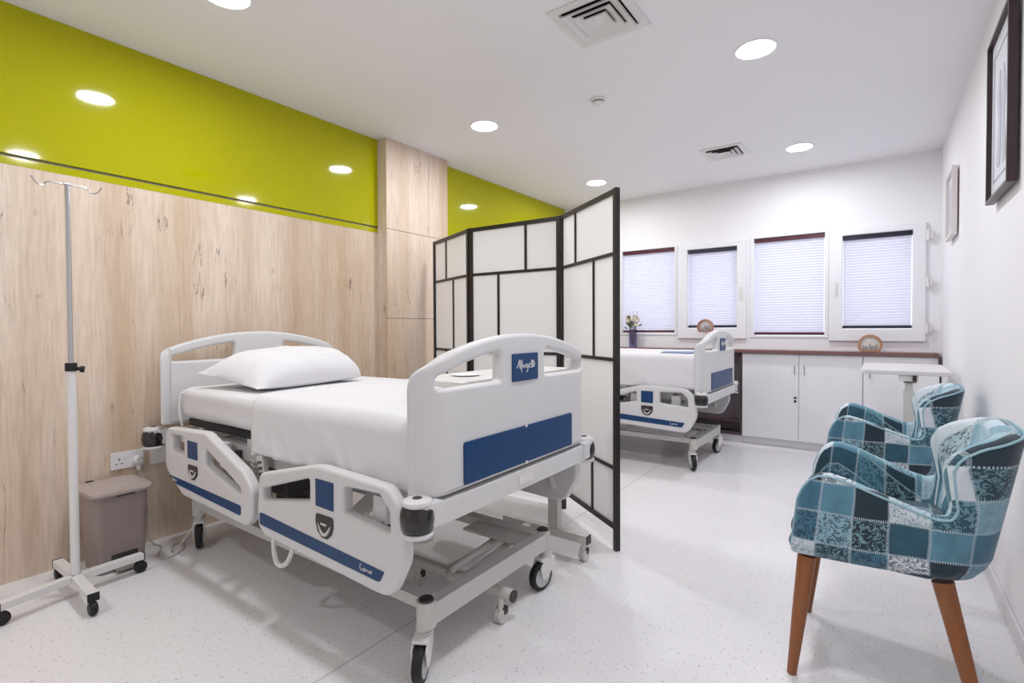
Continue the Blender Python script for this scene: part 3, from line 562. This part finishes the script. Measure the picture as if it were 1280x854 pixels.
# bumpers and end beams
def endbeam(xb, s):
    x0, x1 = sorted((xb-.005*s, xb-.075*s)); yl = YC-.475; yr = YC+.475
    g = ob('end_beam', M().box(x0, x1, yl, yr, .545, .618, .005), 'bedw', bed)
    for q in (-1, 1):
        cx, cy = xb-.04*s, YC+q*.53
        hs = ob('bumper_housing', M().box(min(cx-.045, cx+.045), max(cx-.045, cx+.045), cy-q*.03-.045, cy-q*.03+.04, .552, .63, .01).lathe([(.0001, .644), (.03, .644), (.044, .638), (.047, .629), (.042, .622), (.0001, .622)], (cx, cy, 0), 28).lathe([(.0001, .545), (.045, .545), (.05, .54), (.045, .53), (.0001, .528)], (cx, cy, 0), 28), 'bedw', g)
        ob('bumper_roller', M().lathe([(.0001, .62), (.044, .62), (.05, .61), (.053, .585), (.05, .556), (.044, .547), (.0001, .547)], (cx, cy, 0), 28), 'rollglass', hs, 'dark glossy roller'); ob('bumper_bolt', M().lathe([(.0001, .647), (.014, .646), (.016, .642)], (cx, cy, 0), 16), 'dgrey', hs)
    return g
g = endbeam(2.135, 1); ob('type_plate', M().box(2.1305, 2.133, YC-.05, YC+.04, .566, .6, .001), 'white', g); endbeam(.09, -1)
# side rails
FR = [(1.219, .44, .03), (1.235, .585, .045), (1.622, .676, .3), (1.99, .664, .06), (2.058, .60, .08), (2.07, .45, .12), (2.0, .318, .08), (1.9, .319, .1), (1.27, .345, .04), (1.225, .375, .03)]
FW = [[(1.257, .482, .018), (1.257, .528, .02), (1.57, .62, .01), (1.577, .612, .005), (1.577, .54, .01)], [(1.773, .54, .01), (1.773, .626, .01), (1.952, .634, .03), (1.998, .59, .03), (2.0, .522, .01)]]
HR = [(.350, .47, .06), (.352, .672, .06), (.777, .692, .1), (1.11, .572, .06), (1.182, .51, .06), (1.18, .40, .04), (1.13, .348, .04), (.54, .364, .06), (.41, .43, .04)]
HW = [[(.425, .643, .015), (.562, .645, .01), (.562, .562, .01), (.43, .564, .02)], [(.774, .622, .02), (1.089, .497, .012), (1.089, .470, .008), (.772, .545, .02)]]
def siderail(out, wins, sign, blue, shield, stripe, logo, nm='side_rail'):
    yy = YC+sign*.535; f = lambda d: (lambda a, b, c: (a, yy+sign*(.0225+d)+c, b))
    r = ob(nm, M().plate(rpoly(out, .02, 6), [rpoly(w, .01, 5) for w in wins], .045, .013, lambda a, b, c: (a, yy+c, b), 3), 'bedw', bed)
    ob('blue_square', M().plate(rpoly(blue, .003), [], .003, .0005, f(.0008)), 'blue', r, 'small blue plate')
    (a, b, zt, zb) = shield; mx = (a+b)/2; sh = [(a, zt), (b, zt), (b, zt-.035), (b-.01, zb+.022), (mx+.015, zb+.003), (mx-.015, zb+.003), (a+.01, zb+.022), (a, zt-.035)]
    s = ob('release_handle', M().plate(rpoly(sh, .012), [], .004, .001, f(.001)), 'dgrey', r, 'dark shield shaped release'); h = zt-zb
    ob('grip', M().tube([(a+.014+(b-a-.028)*i/10, yy+sign*.0265, zb+.016+(h*.42)*(abs(i-5)/5)**1.8) for i in range(11)], [.001, .003, .004, .005, .0055, .006, .006, .0055, .005, .004, .002], 8).box(mx-.018, mx+.014, yy+sign*.0265-.002, yy+sign*.0265+.002, zt-h*.42, zt-h*.33, .001), 'grey', s, 'pale grip')
    st_ = ob('blue_stripe', M().plate(rpoly(stripe, .012), [], .003, .0005, f(.0008)), 'blue', r, 'long blue stripe')
    lx, lz, sc = logo; m = M(); yl = yy+sign*.0252
    L = [[(0, 10), (-2, 5), (0, 1), (3, 0), (4, 3)], [(6, 5), (7, 3), (9, 6), (7, -1)], [(10, 3), (12, 5), (13, 3), (11, 2), (10, 3)], [(14, 1), (15, 4), (17, 4)], [(18, 1), (18, 4)], [(20, 2), (22, 4), (22, 1), (20, 1), (20, 3)], [(24, 6), (24, 1), (26, 1)], [(23, 4), (26, 4)]]
    for q in L: m.tube([(lx+p[0]*sc, yl, lz+p[1]*sc) for p in q], sc*.75, 5)
    ob('logo', m, 'white', st_, 'small white maker mark'); return r
for sg in (-1, 1):
    siderail(FR, FW, sg, [(1.62, .535), (1.721, .533), (1.722, .630), (1.62, .630)], (1.62, 1.72, .510, .427), [(1.243, .434), (1.977, .398, .004), (1.955, .36, .02), (1.243, .386)], (1.865, .375, .0021))
    siderail(HR, HW, sg, [(.607, .556), (.707, .556), (.706, .637), (.607, .637)], (.61, .707, .527, .457), [(.395, .444, .004), (1.094, .428), (1.093, .386), (.48, .411, .03)], (.445, .424, .0016))
# bedding belonging to the bed
def cloth_noise(p, s, a): return noise.noise(Vector(p)*s)*a
def mattress(nm, mat):
    b = bmesh.new(); bmesh.ops.create_cube(b, size=1); bmesh.ops.subdivide_edges(b, edges=b.edges[:], cuts=23, use_grid_fill=True)
    x0, x1, a, c, z0, z1, r = .285, 2.035, YC-.47, YC+.47, .695, .858, .05; m = M()
    for v in b.verts:
        p = Vector(((x0+x1)/2+v.co.x*(x1-x0), YC+v.co.y*(c-a), (z0+z1)/2+v.co.z*(z1-z0)))
        q = Vector((min(max(p.x, x0+r), x1-r), min(max(p.y, a+r), c-r), min(max(p.z, z0+r), z1-r))); d = p-q
        if d.length > 1e-6: p = q+d.normalized()*r
        side = p.y < a+.06; n = cloth_noise((p.x*1.2, p.y*2, p.z*9), 2.2, .006) if side else cloth_noise(p, 4, .004)
        v.co = p+Vector((0, -n if side else 0, n*.8))
    return ob(nm, m.bm(b), mat, bed, 'mattress in a white fitted sheet', ang=80)
mt = mattress('mattress', 'sheet')
def drape(x0, x1, parent, nm, zbot=.63, ztop=.866, label=None):
    a, c = YC-.487, YC+.487; prof = []
    for i in range(12): prof.append((a, zbot+(ztop-.045-zbot)*i/12, -1))
    for i in range(7): t = math.pi/2*i/6; prof.append((a+.05-.05*math.cos(t), ztop-.05+.05*math.sin(t), -1 if i < 3 else 0))
    for i in range(1, 24): prof.append((a+.05+(c-a-.1)*i/24, ztop, 0))
    for i in range(7): t = math.pi/2*i/6; prof.append((c-.05+.05*math.sin(t), ztop-.05+.05*math.cos(t), 0 if i < 3 else 1))
    for i in range(1, 13): prof.append((c, ztop-.05-(ztop-.045-zbot)*i/12, 1))
    n = 60; v = []; f = []; k = len(prof)
    for i in range(n+1):
        x = x0+(x1-x0)*i/n
        for y, z, s in prof:
            w = max(0, (ztop-.03-z)/(ztop-zbot)); dx = 0
            if s: fold = noise.noise(Vector((x*5+z*6, s*3, z*3)))*.03*w+.014*w*noise.noise(Vector((x*22+z*9, z*10, 7))); y2 = y+s*abs(fold)+s*.004*w; dz = .012*noise.noise(Vector((x*3, 1, s)))*w
            else: y2 = y; dz = max(-.001, .006*noise.noise(Vector((x*3, y*3, 5)))+.002*noise.noise(Vector((x*11, y*4, 9)))); fold = 0
            v.append((x+dx+.004*noise.noise(Vector((y*6, z*6, i//40))), y2, z+dz))
    for i in range(n):
        for j in range(k-1): f.append((i*k+j, i*k+j+1, i*k+k+j+1, i*k+k+j))
    o = ob(nm, M().add(v, f), 'sheet', parent, label, ang=80); md = o.modifiers.new('s', 'SOLIDIFY'); md.thickness = .004; md.offset = 1; return o
dr = drape(1.065, 2.045, None, 'bed_cover'); tag(dr, 'smooth white bed cover spread over the foot half of the near mattress', 'bed cover')
# hand control and tube loop
hc = thing('hand_control', 'white remote hand control with dark buttons hanging by the near side rail', 'remote control', (1.07, YC-.49, .6))
R = Matrix.Rotation(math.radians(-14), 3, 'Y'); pv = (1.13, YC-.45, .56)
bdy = ob('control_body', M().box(1.105, 1.155, YC-.492, YC-.468, .47, .63, .006, rot=R, piv=pv), 'grey', hc)
for i in range(5):
    for j in (0, 1): ob('button', M().box(1.117+j*.017, 1.128+j*.017, YC-.4945, YC-.491, .495+i*.024, .507+i*.024, .001, rot=R, piv=pv), 'dgrey', bdy)
ob('coiled_cord', M().tube([(1.05+.013*math.cos(t*.9), YC-.475+.013*math.sin(t*.9), .64-.0035*t) for t in range(70)], .0035, 6), 'white', hc)
hl = ob('hose_loop', M().tube(spline([(1.25, YC-.50, .36), (1.255, YC-.51, .28), (1.29, YC-.515, .225), (1.34, YC-.51, .235), (1.37, YC-.50, .29), (1.37, YC-.49, .36)]), .0095, 10), 'white', bed, 'looped pale grey hose')
# pillow
def pillow(x, y, z, label):
    n1, n2 = 44, 32; m = M(); v = []; f = []; A, B, Hh = .325, .235, .135
    for sgn in (1, -1):
        o = len(v)
        for i in range(n1+1):
            for j in range(n2+1):
                u = -1+2*i/n1; w = -1+2*j/n2; e = (max(0, 1-abs(u)**12)**.4 if u > 0 else max(0, 1-abs(u)**3)**.75)*max(0, 1-abs(w)**3)**.62
                pin = 1-.07*(1-abs(w)**2)*0; px = A*u*(1-.05*(1-u*u)*0-.06*(w*w)*(abs(u))**3*0-.045*(1-w*w)*abs(u)**4); py = B*w*(1-.07*(1-u*u)*abs(w)**4)
                hh = Hh*e*(1+.12*noise.noise(Vector((u*2.2, w*2.2, 3))))
                wr = .006*e*noise.noise(Vector((u*3+w*4, w*11-u*4, 1)))
                v.append(Vector((py, px, sgn*(hh*(1 if sgn > 0 else .3)+wr*(sgn > 0)))))
        for i in range(n1):
            for j in range(n2):
                a = o+i*(n2+1)+j; q = (a, a+1, a+n2+2, a+n2+1); f.append(q if sgn > 0 else q[::-1])
    R = Matrix.Rotation(math.radians(7), 3, 'Y') @ Matrix.Rotation(math.radians(7), 3, 'Z')
    v = [R @ p + Vector((x, y, z)) for p in v]; m.add(v, f)
    b = bmesh.new(); me = D.meshes.new('t'); me.from_pydata(m.v, [], m.f); b.from_mesh(me); bmesh.ops.remove_doubles(b, verts=b.verts, dist=.0006); m2 = M().bm(b); D.meshes.remove(me)
    o = ob('pillow', m2, 'sheet', None, ang=80); tag(o, label, 'pillow'); return o
pillow(.655, YC-.1, .912, 'plump white pillow leaning at the headboard of the near bed')
# ------------------------------------------------ far bed: a copy with its own bedding
bed2 = copy_tree(bed, None, (0, 3.0, 0)); bed2['label'] = 'second hospital bed behind the folding screen near the windows, with a thick white duvet'
o = drape(.7, 2.055, None, 'duvet', .655, .93); o.location = (0, 3.0, 0); tag(o, 'thick white duvet hanging over the side of the far bed', 'duvet')
b3 = thing('booklet', 'pale blue folded booklet lying on the far bed by its footboard', 'booklet', (1.9, 4.3, .94))
ob('cover', M().box(1.72, 1.97, 4.2, 4.38, .938, .943, .001), 'paper', b3); ob('pages', M().box(1.73, 1.965, 4.205, 4.375, .943, .949, .001, rot=Matrix.Rotation(.12, 3, 'Z')), 'bluep', b3)

# ------------------------------------------------ overbed table beside the near bed
t = thing('overbed_table', 'white overbed table standing across the near bed behind its footboard', 'table', (1.9, 2.2, 0))
tt = ob('table_top', ringm([(1.755, 2.05, 1.365, 2.125, .935, .03), (1.75, 2.055, 1.36, 2.13, .94, .035), (1.75, 2.055, 1.36, 2.13, .957, .035), (1.755, 2.05, 1.365, 2.125, .962, .03), (1.767, 2.038, 1.377, 2.113, .96, .025)]), 'white', t)
ob('cup_recess', M().lathe([(.05, .9585), (.06, .9615), (.056, .9615), (.05, .959), (.0001, .959)], (1.86, 1.56, .004)), 'trim', tt)
ob('knob', M().cyl((2.03, 2.15, .945), (2.07, 2.16, .945), .014), 'white', t)
ob('column', M().box(1.84, 1.9, 2.215, 2.255, .13, .62, .004).box(1.85, 1.89, 2.222, 2.248, .62, .93, .003), 'grey', t); ob('top_support', M().box(1.82, 1.95, 1.5, 2.25, .9, .934, .003), 'grey', t)
a = ob('foot_bar', M().box(1.55, 2.06, 2.215, 2.255, .09, .13, .003), 'grey', t, 'square tube foot'); ob('end_cap', M().box(2.06, 2.066, 2.214, 2.256, .089, .131, .001), 'dgrey', a)
a = ob('foot_bar', M().cyl((1.5, 1.6, .105), (2.06, 1.6, .105), .023), 'grey', t, 'round tube foot'); ob('end_cap', M().cyl((2.06, 1.6, .105), (2.066, 1.6, .105), .0235), 'dgrey', a)
ob('link_bar', M().box(1.7, 1.74, 1.58, 2.25, .105, .125, .003), 'grey', t)
for x, y in ((2.035, 2.235), (2.02, 1.575), (1.58, 2.235), (1.54, 1.6)):
    c = ob('castor', M().cyl((x, y, .055), (x, y, .095), .012), 'grey', t); ob('twin_wheel', M().lathe([(.0001, -.018), (.024, -.018), (.028, -.012), (.028, -.003), (.022, 0), (.028, .003), (.028, .012), (.024, .018), (.0001, .018)], (x, y, .0285), 20, 'x'), 'grey', c); ob('hood', M().box(x-.02, x+.02, y-.004, y+.026, .032, .062, .006), 'dgrey', c)
# parked table behind the chairs
t = thing('overbed_table', 'white single column overbed table parked against the right wall behind the chairs', 'table', (3.36, 4.5, 0))
ob('table_top', ringm([(3.12, 3.585, 4.18, 4.95, .832, .02), (3.115, 3.59, 4.175, 4.955, .838, .02), (3.115, 3.59, 4.175, 4.955, .858, .02), (3.12, 3.585, 4.18, 4.95, .863, .02)]), 'white', t)
ob('column', M().box(3.345, 3.4, 4.2, 4.25, .1, .73, .003).box(3.352, 3.393, 4.207, 4.243, .73, .79, .002), 'grey', t); ob('column_head', M().box(3.32, 3.42, 4.19, 4.3, .79, .831, .004), 'white', t); ob('lock_lever', M().box(3.39, 3.41, 4.17, 4.19, .795, .83).box(3.345, 3.41, 4.185, 4.189, .783, .79), 'dgrey', t)
ob('foot_bar', M().box(3.12, 3.58, 4.21, 4.25, .05, .1, .004), 'grey', t); 
for y in (4.2, 4.26):pass
ob('foot_bar', M().box(3.33, 3.41, 4.25, 4.9, .05, .08, .004), 'grey', t)
for x, y in ((3.15, 4.23), (3.55, 4.23), (3.37, 4.87)): ob('castor', M().lathe([(.0001, -.012), (.022, -.012), (.025, 0), (.022, .012), (.0001, .012)], (x, y, .0255), 16, 'x'), 'black', t)

# ------------------------------------------------ folding screen
SP = [(2.135, 2.425), (1.572, 2.825), (.838, 2.79), (.235, 3.05)]; HT = 1.862
sc = thing('folding_screen', 'black framed three panel folding screen with white cloth between the two beds', 'folding screen', (1.4, 2.8, 0))
ROWS = [.12, .425, .985, 1.53, HT-.015]
PV = [[.395, .29, None, .47], [.27, .455, .27, .47], [.26, .46, .26, None]]   # per panel, per row bottom-up: upright position (fraction from first post)
def screen_panel(A, B, ups):
    A = Vector((*A, 0)); B = Vector((*B, 0)); d = (B-A); Ln = d.length; d.normalize(); n = Vector((-d.y, d.x, 0)); g = .004
    def bar(m, a0, a1, z0, z1, th):
        v = [A+d*a+n*s*th/2+Vector((0, 0, z)) for a in (a0, a1) for s in (-1, 1) for z in (z0, z1)]
        m.add(v, [(0, 1, 3, 2), (4, 6, 7, 5), (0, 4, 5, 1), (2, 3, 7, 6), (0, 2, 6, 4), (1, 5, 7, 3)]); return m
    P = ob('screen_panel', bar(bar(M(), g, g+.028, 0.001, HT, .026), Ln-g-.028, Ln-g, 0.001, HT, .026), 'frame', sc, 'panel frame posts')
    for i, z in enumerate(ROWS): w = .026 if i in (0, 4) else .018; ob('cross_bar', bar(M(), g+.028, Ln-g-.028, z-w/2, z+w/2, .024 if i in (0, 4) else .018), 'frame', P)
    for i in range(4):
        if ups[i] is not None: x = Ln*ups[i]; ob('upright_bar', bar(M(), x-.008, x+.008, ROWS[i]+.009, ROWS[i+1]-.009, .016), 'frame', P)
    ob('cloth', bar(M(), g+.02, Ln-g-.02, ROWS[0], ROWS[-1], .0012), 'pane', P, 'white translucent cloth')
screen_panel(SP[0], SP[1], [.40, None, .37, .70]); screen_panel(SP[1], SP[2], [.3, .6, .66, .36]); screen_panel(SP[2], SP[3], [.3, .62, .42, .62])
m = M()
for x, y in SP[1:3]:
    for z in (.3, .95, 1.6): m.cyl((x, y-.017, z-.03), (x, y-.017, z+.03), .006, n=10)
ob('hinges', m, 'frame', sc)

# ------------------------------------------------ armchairs (local frame: front towards -x, width along y)
def armchair(loc, label):
    t = thing('armchair', label, 'armchair', loc, 'blue patchwork armchairs along the right wall')
    # plan path of the shell's outer face: near arm (front) -> back -> far arm (front); local origin = chair centre on floor
    xf, xb, hw = -.29, .21, .285; r = .15; path = []
    for i in range(70): path.append((xf+(xb-r-xf)*i/70, -hw+.035*(i/70)**2, 0, -1))
    hb = hw-.035
    for i in range(31): a = -math.pi/2+math.pi/2*i/30; path.append((xb-r+r*math.cos(a), -hb+r+r*math.sin(a), math.cos(a), math.sin(a)))
    for i in range(1, 8): path.append((xb, (-hb+r)+(2*(hb-r))*i/8*.5, 1, 0))
    full = path+[(x, -y, nx, -ny) for x, y, nx, ny in path[-2::-1]]
    N = len(full); lenn = [0]
    for i in range(1, N): lenn.append(lenn[-1]+math.hypot(full[i][0]-full[i-1][0], full[i][1]-full[i-1][1]))
    tot = lenn[-1]; zb = .412
    def top(i):
        l = min(lenn[i], tot-lenn[i])
        pts = [(0, .60), (.012, .645), (.03, .672), (.055, .688), (.09, .69), (.15, .676), (.25, .642), (.33, .614), (.375, .602), (.4, .606), (.412, .622), (.419, .655), (.424, .70), (.43, .745), (.443, .785), (.466, .815), (.505, .838), (.56, .85), (.62, .853), (.9, .855)]
        for (a, za), (b, zz) in zip(pts, pts[1:]):
            if l <= b: return za+(zz-za)*(l-a)/(b-a)
        return pts[-1][1]
    def lean(i, z):          # outward flare with height, larger at the back
        l = min(lenn[i], tot-lenn[i]); w = min(1, max(0, (l-.3)/.2)); return (z-zb)*(.03+.15*w)
    def fwd(i, z):           # the wings reach forward above the notch
        l = min(lenn[i], tot-lenn[i]); w = math.exp(-((l-.425)/.05)**2); return -.042*w*min(1, max(0, (z-.62)/.13))
    nu = 14; m = M(); v = []; f = []; uv = []; rows = []
    for i, (x, y, nx, ny) in enumerate(full):
        zt = top(i); th = .05+.022*min(1, max(0, (min(lenn[i], tot-lenn[i])-.42)/.1)); ring = []
        l = min(lenn[i], tot-lenn[i]); ins = 0; fs = .12*(1-min(1, l/.3))
        if l < .02: ins = .02*(1-math.sqrt(max(0, 1-(1-l/.02)**2)))
        prof = []
        for k in range(nu+1):
            z = zb+(zt-.02-zb)*k/nu; b = 0
            if k == 0: b = -.03
            prof.append((b*0+(-.025 if k == 0 else (-.008 if k == 1 else 0))-ins, z, z))
        for k in range(1, 6):
            a = math.pi*k/6; prof.append((-th/2+th/2*math.cos(a)-ins*math.cos(a), zt-.02+.02*math.sin(a), zt-.02+.03*k/3))
        zi = .43
        for k in range(9): z = zt-.02-(zt-.02-zi)*k/8; prof.append((-th-(.0 if z > .5 else .0)+ins, z, zt+.08+(zt-z)))
        for (o, z, vv) in prof:
            q = o+lean(i, z); X = x+nx*q+fwd(i, z)+fs*(z-zb); Y = y+ny*q
            v.append((X, Y, z)); uv.append((lenn[i]+.02, vv))
        rows.append(len(prof))
    K = rows[0]
    for i in range(N-1):
        for j in range(K-1): f.append((i*K+j, i*K+j+1, (i+1)*K+j+1, (i+1)*K+j))
    f.append(tuple(range(K))); f.append(tuple((N-1)*K+j for j in range(K-1, -1, -1)))
    m.add(v, f)
    me = D.meshes.new('shell'); me.from_pydata(m.v, [], m.f); ul = me.uv_layers.new(name='UVMap')
    for p in me.polygons:
        p.use_smooth = True
        for li in p.loop_indices: ul.data[li].uv = uv[me.loops[li].vertex_index]
    me.set_sharp_from_angle(angle=math.radians(60)); me.materials.append(MT['patch']); me.materials.append(MT['patchp'])
    for q, p in enumerate(me.polygons):
        i, j = divmod(q, K-1)
        if q < (N-1)*(K-1) and j >= nu+3 and .37 < min(lenn[i], tot-lenn[i]): p.material_index = 1
    b = bmesh.new(); b.from_mesh(me); bmesh.ops.recalc_face_normals(b, faces=b.faces); b.to_mesh(me); b.free()
    def loc_ob(name, meo, mat=None, par=t, lab=None, ang=40):
        if isinstance(meo, M): meo = meo.mesh(name, mat, ang)
        o = D.objects.new(name, meo); COL.objects.link(o); o.parent = par; WO[o.name] = Vector((0, 0, 0))
        if lab: o['label'] = lab
        return o
    sh = loc_ob('shell', me, lab='patchwork upholstered shell')
    pts = [Vector(v[i*K+nu+1]) for i in range(N)]; loc_ob('piping', M().tube([v[2]]+[p+Vector((0, 0, .003)) for p in pts]+[v[(N-1)*K+2]], .0038, 6), 'piping', sh, 'pale blue piping along the outer edge')
    # seat: rounded block between the arms, mapped with the same patches
    def block(nm, x0, x1, hy, z0, z1, r, lab):
        mm = M().box(x0, x1, -hy, hy, z0, z1, r, 4); me = D.meshes.new(nm); me.from_pydata(mm.v, [], mm.f); ul = me.uv_layers.new(name='UVMap')
        for p in me.polygons:
            p.use_smooth = True
            for li in p.loop_indices: c = me.vertices[me.loops[li].vertex_index].co; ul.data[li].uv = (c.y+1.3, c.x+c.z+2.17)
        me.materials.append(MT['patch']); return loc_ob(nm, me, None, t, lab)
    block('seat_base', -.3, .09, .243, .404, .462, .028, 'rounded patchwork seat base'); block('seat_cushion', -.295, .13, .232, .445, .515, .03, 'patchwork seat cushion')
    for tx, ty, bx, by in ((-.245, -.225, -.285, -.245), (-.245, .225, -.285, .21), (.10, -.2, .19, -.235), (.10, .2, .188, .21)):
        loc_ob('leg', M().tube([(tx, ty, .40), (tx+(bx-tx)*.5, ty+(by-ty)*.5, .2), (bx, by, .0015)], [.0275, .022, .0145], 20), 'leg', t)
    return t
ch1 = armchair((3.27, 2.145, 0), 'near blue patchwork wing armchair on tapered wooden legs by the right wall')
ch2 = copy_tree(ch1, None, (.0, 1.28, 0)); ch2['label'] = 'far blue patchwork armchair, standing behind the nearer one and in front of the parked table'
